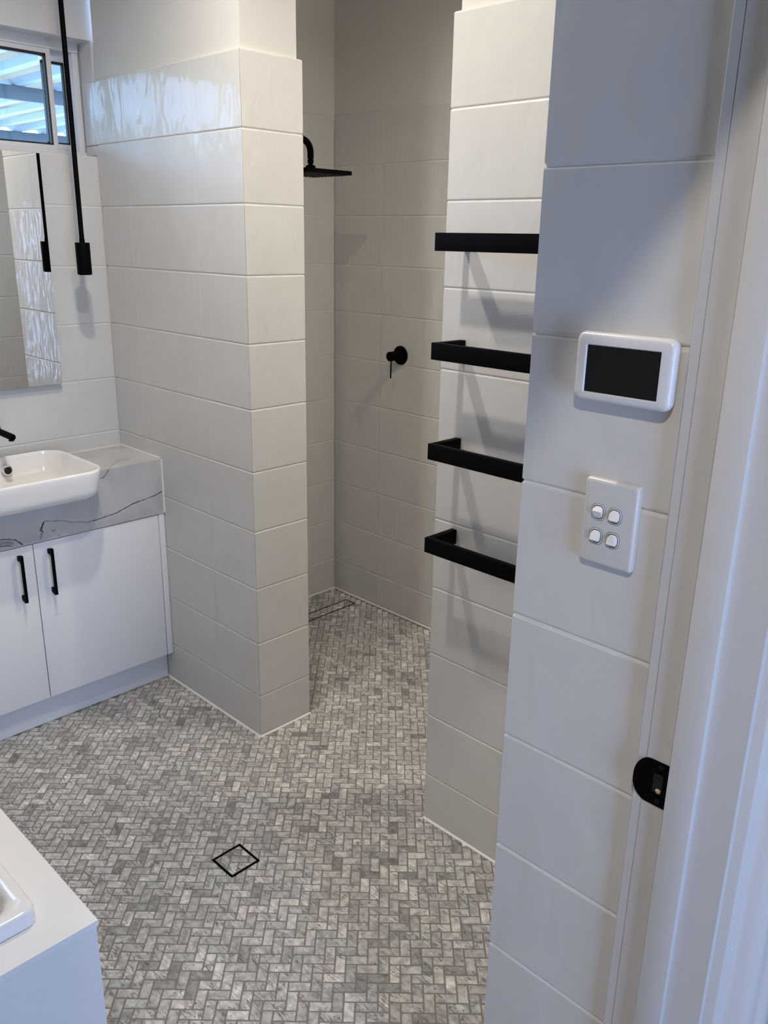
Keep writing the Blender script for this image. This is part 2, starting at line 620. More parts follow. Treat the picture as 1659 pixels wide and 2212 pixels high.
HW, HD = PU - JT / 2, PU / 2 - JT / 2
VARS = []
for orient in (0, 1):
    lst = []
    for q in range(30):
        a, b = (UX, VX) if orient == 0 else (VX, UX)
        V, F = loft(mosaic_ring(0, 0, HW, HD, a, b))
        me = bpy.data.meshes.new('tile')
        me.from_pydata(V, [], F)
        bm = bmesh.new(); bm.from_mesh(me); bmesh.ops.recalc_face_normals(bm, faces=bm.faces); bm.to_mesh(me); bm.free()
        set_tone(me, [tone()], 12)
        me.materials.append(M['mosaic'])
        lst.append(me)
    VARS.append(lst)
SV, SF, ST = [], [], []
floor_w = WLOC[floor.name]
for idx, (x, y, orient) in enumerate(mos):
    dz = random.uniform(-0.0003, 0.0002)
    if idx in single:
        o = bpy.data.objects.new('tile', random.choice(VARS[orient]))
        link(o, floor, (x, y, dz))
        o.rotation_euler = (random.uniform(-.006, .006), random.uniform(-.006, .006), random.uniform(-.008, .008) + (math.pi if random.random() < .5 else 0))
    else:
        a, b = (UX, VX) if orient == 0 else (VX, UX)
        V, F = loft(mosaic_ring(x + random.uniform(-.0003, .0003), y + random.uniform(-.0003, .0003), HW, HD, a, b))
        base = len(SV)
        SV += [(v[0], v[1], v[2] + dz) for v in V]
        SF += [[q + base for q in f] for f in F]
        ST.append(tone())
mo = mk('mosaic_tiles', SV, SF, M['mosaic'], floor, origin=(1.2, 1.6, 0))
set_tone(mo.data, ST, 12)
mo['kind'] = 'stuff'

# ------------------------------------------------------------------ setting: walls
def wall(name, x0, x1, y0, y1, z0, z1, mat='plaster'):
    return tag(box(name, x0, x1, y0, y1, z0, z1, M[mat]), kind='structure')

def bed(parent, x0, x1, y0, y1, z0=0.0, z1=TTOP):
    return box('grout', x0, x1, y0, y1, z0, z1 - 0.0005, M['grout'], parent)

GR = 0.0022   # how far the joints sit behind the tile faces

# partition between vanity and shower
wp = wall('wall_partition', FX0 + TT, FX1 - TT, FY0 + TT, SY + 0.02, 0.0, CEIL)
bed(wp, FX0 + GR, FX1 - GR, FY0 + GR, SY + 0.02)
tile_wall(wp, '-x', FX0, [FY0, 2.3320, 2.7290, VY], COURSES, mitre=('lo',))
tile_wall(wp, '-y', FY0, [FX0, FX1], COURSES, mitre=('lo', 'hi'))
tile_wall(wp, '+x', FX1, [FY0, 2.4980, SY], COURSES, mitre=('lo',))

# vanity wall with the window opening
WIN_X0, WIN_Z0, WIN_Z1 = -0.36, 1.9225, 2.2815
wv = wall('wall_vanity', LX - 0.1, FX0 + 0.03, VY + TT, VY + 0.20, 0.0, WIN_Z0 - 0.012)
bed(wv, LX - 0.02, FX0 + 0.01, VY + GR, VY + TT + 0.002, 0.0, WIN_Z0)
zv = [0.758] + [C0 + CH * k for k in range(4, 9)] + [WIN_Z0]
tile_wall(wv, '-y', VY, [LX, -0.14, 0.26, 0.66, 1.06, FX0], zv)
wall('wall_above_window', LX - 0.1, FX0 + 0.03, VY + 0.003, VY + 0.20, WIN_Z1, CEIL)
wall('wall_beside_window', LX - 0.1, WIN_X0, VY + TT, VY + 0.20, WIN_Z0 - 0.012, WIN_Z1)
# window reveal on the partition side: tiled below, plastered above
wr = wall('wall_reveal', FX0 + 0.006, FX0 + 0.06, VY - 0.002, VY + 0.20, WIN_Z0 - 0.012, WIN_Z1)
tile_wall(wr, '-x', FX0, [VY, VY + 0.0715], [WIN_Z0, C0 + 9 * CH, TTOP])

# shower walls
ws = wall('wall_shower_end', FX1 - 0.03, SX + 0.10, SY + TT, SY + 0.12, 0.0, CEIL)
bed(ws, FX1 - 0.02, SX + 0.012, SY + GR, SY + TT + 0.002)
tile_wall(ws, '-y', SY, [FX1, 1.8123, 2.2123, SX], COURSES)
wb = wall('wall_shower_side', SX + TT, SX + 0.10, 0.60, SY + 0.12, 0.0, CEIL)
bed(wb, SX + GR, SX + TT + 0.002, 0.70, SY + 0.01)
tile_wall(wb, '-x', SX, [1.4000, 1.8000, 2.2000, 2.6000, SY], COURSES)
wall('wall_shower_near', 1.85, SX + 0.10, 0.60, 0.70, 0.0, CEIL)

# towel wall
wt = wall('wall_towel', TX + TT, 1.86 - TT, WY - 0.05, TY - TT, 0.0, CEIL)
bed(wt, TX + GR, 1.86 - GR, WY, TY - GR)
tile_wall(wt, '-x', TX, [WY, 1.0026, TY], COURSES, mitre=('hi',))
tile_wall(wt, '+y', TY, [TX, 1.86], COURSES, mitre=('lo',))

# switch wall beside the door
ww = wall('wall_switch', WX + TT, TX + 0.02, 0.40, WY - TT, 0.0, CEIL)
bed(ww, WX + GR, TX + 0.01, 0.428, WY - GR)
tile_wall(ww, '-x', WX, [0.4265, WY], COURSES, mitre=('hi',))
tile_wall(ww, '+y', WY, [WX, 1.2267, TX], COURSES, mitre=('lo',))

# remaining shell
wall('wall_left', LX - 0.10, LX, DY0, VY + 0.2, 0.0, CEIL, 'leftpaint')
DX0 = 0.0    # door opening
DH = 2.04
wall('wall_door', LX - 0.1, DX0 - 0.03, DY0, DY1, 0.0, CEIL, 'leftpaint')
wall('wall_door_head', DX0 - 0.03, WX + 0.04, DY0, DY1, DH + 0.03, CEIL)
wall('wall_hall_side', 0.96, 2.70, DY0, 0.40, 0.0, CEIL, 'hallpaint')
wall('ceiling', LX - .1, SX + 0.12, DY0, VY + 0.2, CEIL, CEIL + 0.05, 'ceiling')
wall('ceiling_hall', -1.9, 2.7, -1.7, DY0, CEIL, CEIL + 0.05, 'hallpaint')
# hall behind the camera, open to daylight through an unglazed window opening
box('floor_hall', -1.9, 2.7, -2.5, DY1 - 0.02, -0.06, 0.0, M['hallfloor'])['kind'] = 'structure'
wall('wall_hall_left', -1.9, -1.8, -2.5, DY0, 0.0, CEIL, 'hallpaint')
wall('wall_hall_right', 2.6, 2.7, -2.5, DY0, 0.0, CEIL, 'hallpaint')
wall('wall_hall_front', -1.8, LX - 0.1, DY0, DY0 + .1, 0.0, CEIL, 'hallpaint')
wall('wall_hall_back_left', -1.8, -0.09, -1.6, -1.45, 0.0, CEIL, 'hallpaint')
wall('wall_hall_back_right', 0.63, 2.6, -1.6, -1.45, 0.0, CEIL, 'hallpaint')
wall('wall_hall_back_head', -0.09, 0.63, -1.6, -1.45, 1.85, CEIL, 'hallpaint')
wall('wall_hall_back_sill', -0.09, 0.63, -1.6, -1.45, 0.0, 0.45)

# white sealant beads along floor and bench edges
def bead(parent, p, q, w=0.0045, h=0.005, nrm=(0, 0)):
    p, q = Vector(p), Vector(q)
    n = Vector((nrm[0], nrm[1], 0))
    R = []
    for s in (p, q):
        R.append([s - n * 0.002, s + n * w, s + n * w * 0.5 + Vector((0, 0, h * .6)), s - n * 0.002 + Vector((0, 0, h))])
    V, F = loft(R)
    mk('sealant', V, F, M['sealant'], parent)
bead(wp, (FX0, FY0 - .003, 0), (FX0, 2.70, 0), nrm=(-1, 0))
bead(wp, (FX0 - .003, FY0, 0), (FX1 + .003, FY0, 0), nrm=(0, -1))
bead(wt, (TX, WY, 0), (TX, TY, 0), nrm=(-1, 0))
bead(wb, (SX, 1.0, 0), (SX, SY, 0), nrm=(-1, 0))
bead(ws, (FX1, SY, 0), (SX, SY, 0), nrm=(0, -1))
bead(ww, (WX, 0.43, 0), (WX, WY, 0), nrm=(-1, 0))

# ------------------------------------------------------------------ window
win = tag(empty('window_1', ((WIN_X0 + FX0) / 2, 3.0, WIN_Z0)), kind='structure')
WA, WB_ = WIN_X0, 1.5335
F0, F1 = 3.000, 3.075
box('frame_head', WA, WB_, F0, F1, 2.2500, WIN_Z1 + 0.001, M['alu'], win, bev=.002)
box('frame_sill', WA, WB_, F0 - .006, F1, WIN_Z0 - 0.006, 1.9380, M['alu'], win, bev=.002)
box('frame_jamb', 1.5120, WB_, F0 + .004, F1, 1.938, 2.2500, M['alu'], win, bev=.002)
box('frame_jamb', WA, WA + .022, F0 + .004, F1, 1.938, 2.2500, M['alu'], win, bev=.002)
def sash(x0, x1, y0, y1, z0, z1, sw, st, left=True, right=True):
    s = box('sash', x0, x1, y0, y1, z0, z0 + sw, M['alu'], win, bev=.0015)
    box('rail', x0, x1, y0, y1, z1 - st, z1, M['alu'], s, bev=.0015)
    if right: box('stile', x1 - 0.0160, x1, y0 - .002, y1, z0, z1, M['alu'], s, bev=.0015)
    if left: box('stile', x0, x0 + 0.0160, y0 - .002, y1, z0, z1, M['alu'], s, bev=.0015)
    a0, a1 = x0 + (0.016 if left else 0), x1 - (0.016 if right else 0)
    b0, b1 = z0 + sw, z1 - st
    ym = y0 + .004
    for q in ((a0, a1, b0, b0 + .005), (a0, a1, b1 - .009, b1), (a0, a0 + .005, b0, b1), (a1 - .005, a1, b0, b1)):
        box('seal', q[0], q[1], ym - .002, ym + .012, q[2], q[3], M['seal'], s)
    box('pane', a0 + .001, a1 - .001, ym + .004, ym + .009, b0 + .001, b1 - .001, M['glass'], win)
sash(0.86, 1.4360, 3.004, 3.030, 1.9380, 2.2500, 0.0165, 0.0150)
sash(0.26, 0.885, 3.036, 3.062, 1.9380, 2.2500, 0.0165, 0.020)
sash(WA + .022, 0.28, 3.004, 3.030, 1.9380, 2.2500, 0.0165, 0.0150)
sash(1.4200, 1.5120, 3.036, 3.062, 1.9380, 2.2500, 0.0240, 0.0300, left=False)

# outside: patio roof of ribbed sheet on steel beams, hedge, ground
pat = empty('patio_roof', (2.2, 5.0, 2.32))
tag(pat, 'ribbed translucent patio roof on dark steel beams outside the window', 'roof')
SP = 0.212
V, F = [(0.75, 3.35, 2.4), (8.0, 3.35, 2.4), (8.0, 6.75, 2.4), (0.75, 6.75, 2.4)], [[0, 1, 2, 3]]
mk('roof_sheet', V, F, M['poly'], pat)
xr = 1.83 - 5 * SP
while xr < 5.6:
    rp = [(xr - .046, 2.4005), (xr - .026, 2.372), (xr + .026, 2.372), (xr + .046, 2.4005)]
    V, F = loft([[(a, 3.36, b) for a, b in rp], [(a, 6.74, b) for a, b in rp]])
    mk('rib', V, F, M['rib'], pat)
    xr += SP
for yb, hh in ((4.63, .066), (6.66, .13)):
    box('beam', 0.75, 8.0, yb, yb + .05, 2.371 - hh, 2.371, M['beam'], pat, bev=.003)
for xx in (0.8, 7.6):
    box('post', xx, xx + .08, 6.715, 6.745, 0, 2.24, M['beam'], pat, bev=.003)
tag(box('ground_patio', -6, 10, VY + .2, 12, -0.12, -0.02, M['patio']), kind='structure')
hd = []
hv, hf = boxgeo(-12, 0.3, 9.0, 10.2, -0.05, 2.3)
bm = bmesh.new()
vs_ = [bm.verts.new(v) for v in hv]
for f in hf: bm.faces.new([vs_[i] for i in f])
bmesh.ops.subdivide_edges(bm, edges=list(bm.edges), cuts=44, use_grid_fill=True)
for v in bm.verts:
    v.co += Vector((random.uniform(-.1, .1), random.uniform(-.14, .14), random.uniform(-.6, .6) if v.co.z > 0.1 else 0))
hv = [v.co.copy() for v in bm.verts]
bm.verts.index_update()
hf = [[v.index for v in f.verts] for f in bm.faces]
bm.free()
hedge = mk('garden_hedge', hv, hf, M['hedge'])
tag(hedge, 'green garden hedge beyond the patio, mirrored in the glazed tiles', 'hedge')

# ------------------------------------------------------------------ door frame
door = tag(empty('door_1', (0.5, 0.36, 0)), kind='structure')
jx = 0.915
jpoly = [(jx + .002, 0.4245), (jx, 0.4230), (jx, 0.4122), (jx + .0018, 0.4115), (jx, 0.4108), (jx, DY0), (0.962, DY0), (0.962, 0.4245)]
V, F = extrude_z(jpoly, 0.0, DH + .02)
mk('jamb', V, F, M['trim'], door)
V, F = boxgeo(0.903, jx + .001, 0.338, 0.375, 0.0, DH, 0.0015, 2)
mk('door_stop', V, F, M['trim'], door, smooth=40)
def arc(cx, cy, r, a0, a1, n=6):
    return [(cx + r * math.cos(math.radians(a0 + (a1 - a0) * k / n)), cy + r * math.sin(math.radians(a0 + (a1 - a0) * k / n))) for k in range(n + 1)]
apoly = [(0.926, DY0 + .001), (0.926, 0.2790), (0.927, 0.2775), (0.933, 0.2745), (0.9395, 0.2715), (0.9420, 0.2690),
         (0.9440, 0.2640), (0.9470, 0.2570), (0.9520, 0.2500), (0.9570, 0.2455), (0.9590, 0.2435), (0.9680, 0.2415), (0.9730, 0.2405),
         (0.9760, 0.2360), (0.9800, 0.2320), (0.9900, 0.2300), (0.9990, 0.2305), (1.0020, 0.2340), (1.0020, DY0 + .001)]
V, F = extrude_z(apoly, 0.0, DH + 0.085)
mk('architrave', V, F, M['trim'], door, smooth=35)
V, F = extrude_z([(DX0 + jx - x, y) for x, y in apoly], 0.0, DH + 0.085)
mk('architrave', V, F, M['trim'], door, smooth=35)
box('jamb', DX0 - .032, DX0, DY0, 0.4245, 0, DH + .02, M['trim'], door)
box('head', DX0 - .032, 0.962, DY0, 0.4245, DH, DH + .035, M['trim'], door)
box('door_stop', DX0, 0.903, 0.338, 0.375, DH - .012, DH, M['trim'], door)
box('architrave', DX0 - .02, 0.94, 0.236, DY0, DH + .006, DH + .085, M['trim'], door, bev=.004)
# strike plate: black plate wrapped over the arris, lip towards the room
sp_o = []
zc0, hh = 1.0055, 0.0325
pts = [(0.3780, -hh + .004), (0.3780, hh + .004)]
yl = 0.4245
r = 0.028
prof2 = [(0.3775, -hh)] + [(yl - .021 + (0.021) * math.sin(a), -hh + r * (1 - math.cos(a))) for a in [math.pi / 2 * k / 8 for k in range(1, 9)]] \
      + [(yl - .021 + (0.021) * math.cos(a), hh - r * (1 - math.sin(a))) for a in [math.pi / 2 * k / 8 for k in range(0, 9)]] + [(0.3775, hh)]
def plate_x(y):
    return jx - 0.0018 + (0.0 if y < 0.412 else -((y - 0.412) ** 2) * 18)
V1 = [(plate_x(y), y, zc0 + z) for y, z in prof2]
V2 = [(plate_x(y) + 0.0016, y, zc0 + z) for y, z in prof2]
# leave the latch opening: build as ring around a rectangular hole
oy0, oy1, oz0, oz1 = 0.3835, 0.3985, -0.0135, 0.0150
hole = []
n = len(prof2)
cyc, czc = (oy0 + oy1) / 2, (oz0 + oz1) / 2
for y, z in prof2:
    dy, dz = y - cyc, z - czc
    k = min((oy1 - oy0) / 2 / max(abs(dy), 1e-6), (oz1 - oz0) / 2 / max(abs(dz), 1e-6))
    hole.append((cyc + dy * k, czc + dz * k))
H1 = [(plate_x(y), y, zc0 + z) for y, z in hole]
H2 = [(plate_x(y) + .0016, y, zc0 + z) for y, z in hole]
V = V1 + H1 + H2 + V2
F = []
for a in range(3):
    for i in range(n):
        j = (i + 1) % n
        F.append([a * n + i, a * n + j, (a + 1) * n + j, (a + 1) * n + i])
for i in range(n):
    j = (i + 1) % n
    F.append([3 * n + i, 3 * n + j, j, i])
sp = mk('strike_plate', V, F, M['black'], door)
sp['label'] = 'matte black strike plate'
box('latch_shade', jx - .0012, jx + .0005, oy0, oy1, zc0 + oz0, zc0 + oz1, M['dark'], sp)  # shallow dark filler, the hole's shade put into its colour
V, F = tube([(jx - .0016, 0.3930, zc0 - .0085), (jx - .0008, 0.3900, zc0 - .0100), (jx - .0012, 0.3865, zc0 - .0108)], [.0018, .0036, .0026], 10)
mk('timber_edge', V, F, M['timber'], sp, smooth=True)
for zz in (-0.0235, 0.0235):
    V, F = tube([(jx - .0034, 0.3890, zc0 + zz + (.003 if zz > 0 else -.001)), (jx - .0014, 0.3890, zc0 + zz + (.003 if zz > 0 else -.001))], .0038, 16)
    mk('screw', V, F, M['screen'], sp)

# ------------------------------------------------------------------ bath with its surround
hob = empty('bath_surround', (0.02, 2.0, 0))
tag(hob, 'boxed white bath surround with a slab top, cut off at the lower left', 'bath surround')
BX, BY, BZ = 0.4889, 1.1477, 0.55
box('end_panel', LX + .002, BX - .003, BY + .003, BY + .018, 0.0005, BZ - .0135, M['bathpanel'], hob)
box('side_panel', BX - .018, BX - .003, BY + .0185, VY - .004, 0.0005, BZ - .0135, M['bathpanel'], hob)
TUBX1, TUBY0 = 0.4165, 1.2130
TUBX0, TUBY1 = -0.385, 2.86
# slab as a frame with the tub cut out
def frame_slab(x0, x1, y0, y1, a0, a1, b0, b1, z0, z1):
    o_ = [(x0, y0), (x1, y0), (x1, y1), (x0, y1)]
    i_ = [(a0, b0), (a1, b0), (a1, b1), (a0, b1)]
    R = [[(x, y, z1) for x, y in i_], [(x, y, z1) for x, y in o_], [(x, y, z0) for x, y in o_], [(x, y, z0) for x, y in i_]]
    return loft(R + [R[0]], False, False)
V, F = frame_slab(LX + .002, BX, BY, VY - .002, TUBX0 + .02, TUBX1 - .02, TUBY0 + .02, TUBY1 - .02, BZ - .012, BZ)
mk('slab_top', V, F, M['acrylic'], hob)
tub = empty('bathtub', ((TUBX0 + TUBX1) / 2, (TUBY0 + TUBY1) / 2, BZ))
tag(tub, 'white acrylic drop-in bathtub with a raised rim set into the surround', 'bathtub')
tcx, tcy = (TUBX0 + TUBX1) / 2, (TUBY0 + TUBY1) / 2
tw, td = TUBX1 - TUBX0, TUBY1 - TUBY0
def ring3(ins, z, r, n=8):
    return [(x, y, z) for x, y in rrect(tcx, tcy, tw - 2 * ins, td - 2 * ins, r, n)]
R = [ring3(0.000, BZ + .0005, .022), ring3(0.000, BZ + .024, .022), ring3(0.0015, BZ + .029, .022), ring3(0.005, BZ + .031, .022),
     ring3(0.022, BZ + .031, .030), ring3(0.027, BZ + .029, .035), ring3(0.032, BZ + .022, .04), ring3(0.050, BZ - .10, .06), ring3(.085, BZ - .33, .09), ring3(.13, BZ - .385, .12), ring3(.30, BZ - .395, .08)]
V, F = loft(R, False, True)
mk('tub_shell', V, F, M['acrylic'], tub, smooth=50)
V, F = tube([(tcx, 1.62, BZ - .3945), (tcx, 1.62, BZ - .389)], .03, 24)
mk('waste', V, F, M['chrome'], tub, smooth=40)

# ------------------------------------------------------------------ vanity
van = empty('vanity_cabinet', (1.04, 2.78, 0))
tag(van, 'white two-door vanity cabinet with black pulls and a recessed kickboard', 'cabinet')
CX0, DFY = 0.55, 2.6393
box('carcass', CX0, FX0 - .002, DFY + .019, VY - .014, 0.1165, 0.694, M['shadowline'], van)  # coloured dark so the gaps between the doors look shaded
box('kickboard', CX0, FX0 - .003, 2.6880, 2.704, 0.001, 0.1160, M['kick'], van)
box('filler', 1.5120, FX0 - .0015, DFY, DFY + .018, 0.122, 0.694, M['laminate'], van, bev=.001)
box('filler', CX0, 0.5755, DFY, DFY + .018, 0.122, 0.694, M['laminate'], van, bev=.001)
def handle(parent, xc):
    yf = DFY - .0300
    w = .0045
    z0, z1 = .5045, .6715
    prof = [(DFY - .0001, z0 + .006), (yf + .006, z0), (yf, z0 + .002), (yf, z1 - .002), (yf + .006, z1), (DFY - .0001, z1 - .006), (DFY - .0001, z1 - .022),
            (yf + .012, z1 - .022), (yf + .0075, z1 - .027), (yf + .0075, z0 + .027), (yf + .012, z0 + .022), (DFY - .0001, z0 + .022)]
    V, F = loft([[(xc - w, y, z) for y, z in prof], [(xc + w, y, z) for y, z in prof]])
    h_ = mk('handle', V, F, M['black'], parent)
    h_['label'] = 'black bar pull handle'
for x0, x1, hx in ((0.5775, 1.0422, 0.9925), (1.0452, 1.5083, 1.0935)):
    d_ = box('door', x0, x1, DFY, DFY + .018, 0.122, 0.692, M['laminate'], van, bev=.0010)
    handle(d_, hx)

bench = empty('benchtop', (1.04, 2.78, 0.695))
tag(bench, 'grey marble-look stone benchtop with thin dark veins and a deep apron', 'benchtop')
BF = 2.6360
bcx, bcy, bw, bd = 1.0550, 2.6985, 0.4240, 0.3870
notch = [p for p in rrect(bcx, bcy, bw - .004, bd - .004, .075, 10) if p[1] > BF]
up = [(CX0, BF), (notch[-1][0], BF)] + notch[::-1] + [(notch[0][0], BF), (FX0 - .0025, BF), (FX0 - .0025, VY - .0025), (CX0, VY - .0025)]
V, F = merge(extrude_z(up, 0.832, 0.898), boxgeo(CX0, FX0 - .0025, BF, BF + .02, 0.6955, 0.832))
mk('stone_slab', V, F, M['stone'], bench)
def ribbon(pts, w, mat, name='vein', top=False):
    """thin inlaid vein on the apron (x,z) or on the top (x,y)"""
    P = []
    for i in range(len(pts) - 1):
        a, b = Vector(pts[i]), Vector(pts[i + 1])
        L = (b - a).length
        nseg = max(2, int(L / .006))
        for k in range(nseg):
            P.append(a.lerp(b, k / nseg) + Vector((random.uniform(-1, 1), random.uniform(-1, 1))) * .0007)
    P.append(Vector(pts[-1]))
    A, B = [], []
    for i, p in enumerate(P):
        d = (P[min(i + 1, len(P) - 1)] - P[max(i - 1, 0)]).normalized()
        nn = Vector((-d.y, d.x))
        ww_ = w * random.uniform(.6, 1.6) / 2
        if i in (0, len(P) - 1): ww_ *= .4
        A.append(p + nn * ww_)
        B.append(p - nn * ww_)
    def lift(q, e):
        return (q.x, q.y, 0.898 + e) if top else (q.x, BF - e, q.y)
    R = [[lift(a, .00012), lift(b, .00012), lift(b, -.0004), lift(a, -.0004)] for a, b in zip(A, B)]
    V, F = loft(R)
    mk(name, V, F, mat, bench)
ribbon([(1.533, 0.7795), (1.5057, 0.77), (1.4599, 0.7625), (1.4151, 0.7571), (1.3749, 0.7449), (1.344, 0.7351), (1.3099, 0.7323), (1.2761, 0.7276), (1.2349, 0.7256)], .0032, M['vein'])
ribbon([(1.2349, 0.7256), (1.1999, 0.7368), (1.1801, 0.7374), (1.1652, 0.7455), (1.1389, 0.7547), (1.1236, 0.755), (1.1051, 0.7604), (1.0883, 0.7623), (1.0813, 0.7502), (1.0762, 0.7378)], .0030, M['veinsoft'])
ribbon([(1.0883, .7623), (1.082, .750), (1.0762, 0.7378), (1.0806, 0.727), (1.074, 0.7188), (1.0714, 0.7018)], .0055, M['veinsoft'])
ribbon([(1.083, .752), (1.071, .738), (1.0806, .728)], .0025, M['vein'])
ribbon([(1.2800, 0.8690), (1.3102, 0.8718), (1.3218, 0.8856), (1.3312, 0.8978)], .0034, M['vein'])
ribbon([(1.3308, 2.6362), (1.3596, 2.6696), (1.408, 2.7198)], .0032, M['veinsoft'], top=True)
ribbon([(1.408, 2.7198), (1.4375, 2.7257), (1.468, 2.7248)], .0024, M['veinsoft'], top=True)
ribbon([(0.70, .742), (0.86, .740), (0.9413, 0.7337), (0.969, 0.7288), (0.9897, 0.7218), (0.9978, 0.714), (1.0113, 0.6983)], .0040, M['vein'])
ribbon([(0.80, .716), (0.9386, 0.7116), (0.9597, 0.7101), (0.9802, 0.7022)], .0030, M['vein'])
ribbon([(0.90, .727), (0.955, 0.720), (0.982, .713)], .0100, M['veinsoft'])
ribbon([(1.1086, 0.7223), (1.1165, 0.7251), (1.1239, 0.7218)], .0040, M['veinsoft'])
ribbon([(1.1261, 0.7063), (1.1388, 0.6984)], .0028, M['veinsoft'])
# sealant where stone meets the tiled walls
V, F = merge(boxgeo(FX0 - .0062, FX0 + .0004, BF - .0035, VY, 0.896, 0.9030), boxgeo(FX0 - .0058, FX0 + .0004, BF - .0040, BF + .002, 0.697, 0.9030))
mk('sealant', V, F, M['sealant'], bench)
V, F = boxgeo(CX0, FX0 - .006, VY - .0045, VY + .0003, 0.896, 0.9012)
mk('sealant', V, F, M['sealant'], bench)

# basin: semi-recessed, rounded rectangle
bas = empty('wash_basin', (1.061, 2.70, 0.838))
tag(bas, 'white ceramic semi-recessed wash basin projecting over the vanity front', 'basin')
def bring(ins, z, r):
    return [(x, y, z) for x, y in rrect(bcx, bcy, bw - 2 * ins, bd - 2 * ins, r, 10)]
RC = .075
R = [bring(.085, .8380, .03), bring(.045, .8382, .04)]
for k in range(1, 7):
    a = math.pi / 2 * k / 6
    R.append(bring(.008 + .037 * (1 - math.sin(a)), .8382 + .037 * (1 - math.cos(a)), RC - .030 * (1 - math.sin(a))))
R += [bring(.003, .905, RC), bring(.0005, .928, RC), bring(.0012, .9345, RC), bring(.0040, .9370, RC - .002), bring(.0080, .9370, RC - .006), bring(.0115, .9345, RC - .01),
      bring(.0145, .925, RC - .012), bring(.024, .89, RC - .018), bring(.040, .862, RC - .025), bring(.065, .851, .04), bring(.12, .8475, .03)]
V, F = loft(R, True, True)
mk('bowl', V, F, M['ceramic'], bas, smooth=60)
# overflow ring on the back inner wall and floor waste
oy = 2.8665
V, F = loft([[(1.073 + .0175 * math.cos(a), oy - .0095 - .008, .8960 + .0175 * math.sin(a)) for a in [2 * math.pi * k / 24 for k in range(24)]],
             [(1.073 + .0130 * math.cos(a), oy - .0115 - .008, .8960 + .0130 * math.sin(a)) for a in [2 * math.pi * k / 24 for k in range(24)]],
             [(1.073 + .0130 * math.cos(a), oy + .004, .8960 + .0130 * math.sin(a)) for a in [2 * math.pi * k / 24 for k in range(24)]],
             [(1.073 + .0175 * math.cos(a), oy + .004, .8960 + .0175 * math.sin(a)) for a in [2 * math.pi * k / 24 for k in range(24)]],
             [(1.073 + .0175 * math.cos(a), oy - .0095 - .008, .8960 + .0175 * math.sin(a)) for a in [2 * math.pi * k / 24 for k in range(24)]]], False, False)
ov = mk('overflow_ring', V, F, M['chrome'], bas, smooth=40)
V, F = tube([(1.073, oy - .0140, .8960), (1.073, oy + .002, .8960)], .0131, 24)
mk('overflow_hole', V, F, M['dark'], ov)  # solid plug whose near-black colour paints the shade in the hole
V, F = tube([(1.055, 2.70, .8478), (1.055, 2.70, .8515), (1.055, 2.70, .8525)], [.032, .032, .028], 24)
mk('waste', V, F, M['chrome'], bas, smooth=40)

# wall spout
tap = empty('wall_spout', (1.066, VY, 1.03))
tag(tap, 'matte black wall-mounted spout reaching over the basin', 'tap')
V, F = tube([(1.066, VY - .0005, 1.03), (1.066, VY - .0055, 1.03)], .0285, 32)
mk('flange', V, F, M['black'], tap, smooth=40)
V, F = tube([(1.066, VY - .005, 1.03), (1.066, 2.7565, 1.0285), (1.066, 2.7545, 1.0285)], [.0110, .0110, .0100], 24)
spb = mk('spout', V, F, M['black'], tap, smooth=40)
V, F = tube([(1.066, 2.768, 1.021), (1.066, 2.768, 1.0145)], .0085, 20)
mk('aerator', V, F, M['black'], spb, smooth=40)

# mirror
mir = empty('mirror', (0.99, VY - .018, 1.16))
tag(mir, 'frameless rectangular wall mirror above the basin', 'mirror')
MX0, MX1, MZ0, MZ1 = 0.72, 1.3205, 1.1600, 1.9160
box('mirror_glass', MX0, MX1, VY - .0240, VY - .0195, MZ0, MZ1, M['mirror'], mir)
box('backing', MX0 + .002, MX1 - .0008, VY - .0194, VY - .0006, MZ0 + .010, MZ1 - .002, M['mirror_edge'], mir)

# pendant
pen = empty('pendant_light', (1.377, 2.775, 1.5370))
tag(pen, 'slim black cylinder pendant light hanging on a rod over the benchtop', 'lamp')
pc = (1.3765, 2.775)
def vlathe(prof, n=28):
    return loft([[(pc[0] + r * math.cos(2 * math.pi * k / n), pc[1] + r * math.sin(2 * math.pi * k / n), z) for k in range(n)] for r, z in prof])
V, F = vlathe([(.0230, 1.5375), (.0235, 1.5385), (.0235, 1.6385), (.0230, 1.6395), (.009, 1.6400)])
sh = mk('lamp_shade', V, F, M['black'], pen, smooth=35)
V, F = vlathe([(.0185, 1.5360), (.0185, 1.5376)])
mk('lamp_socket', V, F, M['dark'], sh)
V, F = vlathe([(.0088, 1.6395), (.0088, 1.650), (.0078, 1.652), (.0078, CEIL - .02)])
mk('rod', V, F, M['black'], pen, smooth=35)
V, F = vlathe([(.045, CEIL - .025), (.050, CEIL - .020), (.050, CEIL - .0005)])
mk('ceiling_rose', V, F, M['black'], pen, smooth=35)

# ------------------------------------------------------------------ towel rails
def rail(zt, label):
    t_ = empty('towel_rail', (TX - .05, 1.03, zt - .040))
    tag(t_, label, 'towel rail', 'black towel rails stacked on the tiled wall')
    x0, x1 = 1.5195, 1.5345
    ya, yb = 1.3425, 0.7425
    box('bar', x0, x1, yb, ya, zt - .040, zt, M['black'], t_, bev=.0012)
    for y0, y1 in ((ya - .0175, ya), (yb, yb + .0175)):
        box('post', x1 - .0002, TX - .0004, y0, y1, zt - .0395, zt - .0003, M['black'], t_, bev=.001)
for zt, lb in ((1.6850, 'topmost of the four black flat-bar towel rails on the white tiled wall'),
               (1.4370, 'second black flat-bar towel rail from the top on the tiled wall'),
               (1.1912, 'third black flat-bar towel rail from the top on the tiled wall'),
               (0.9455, 'lowest of the four black flat-bar towel rails on the tiled wall')):
    rail(zt, lb)

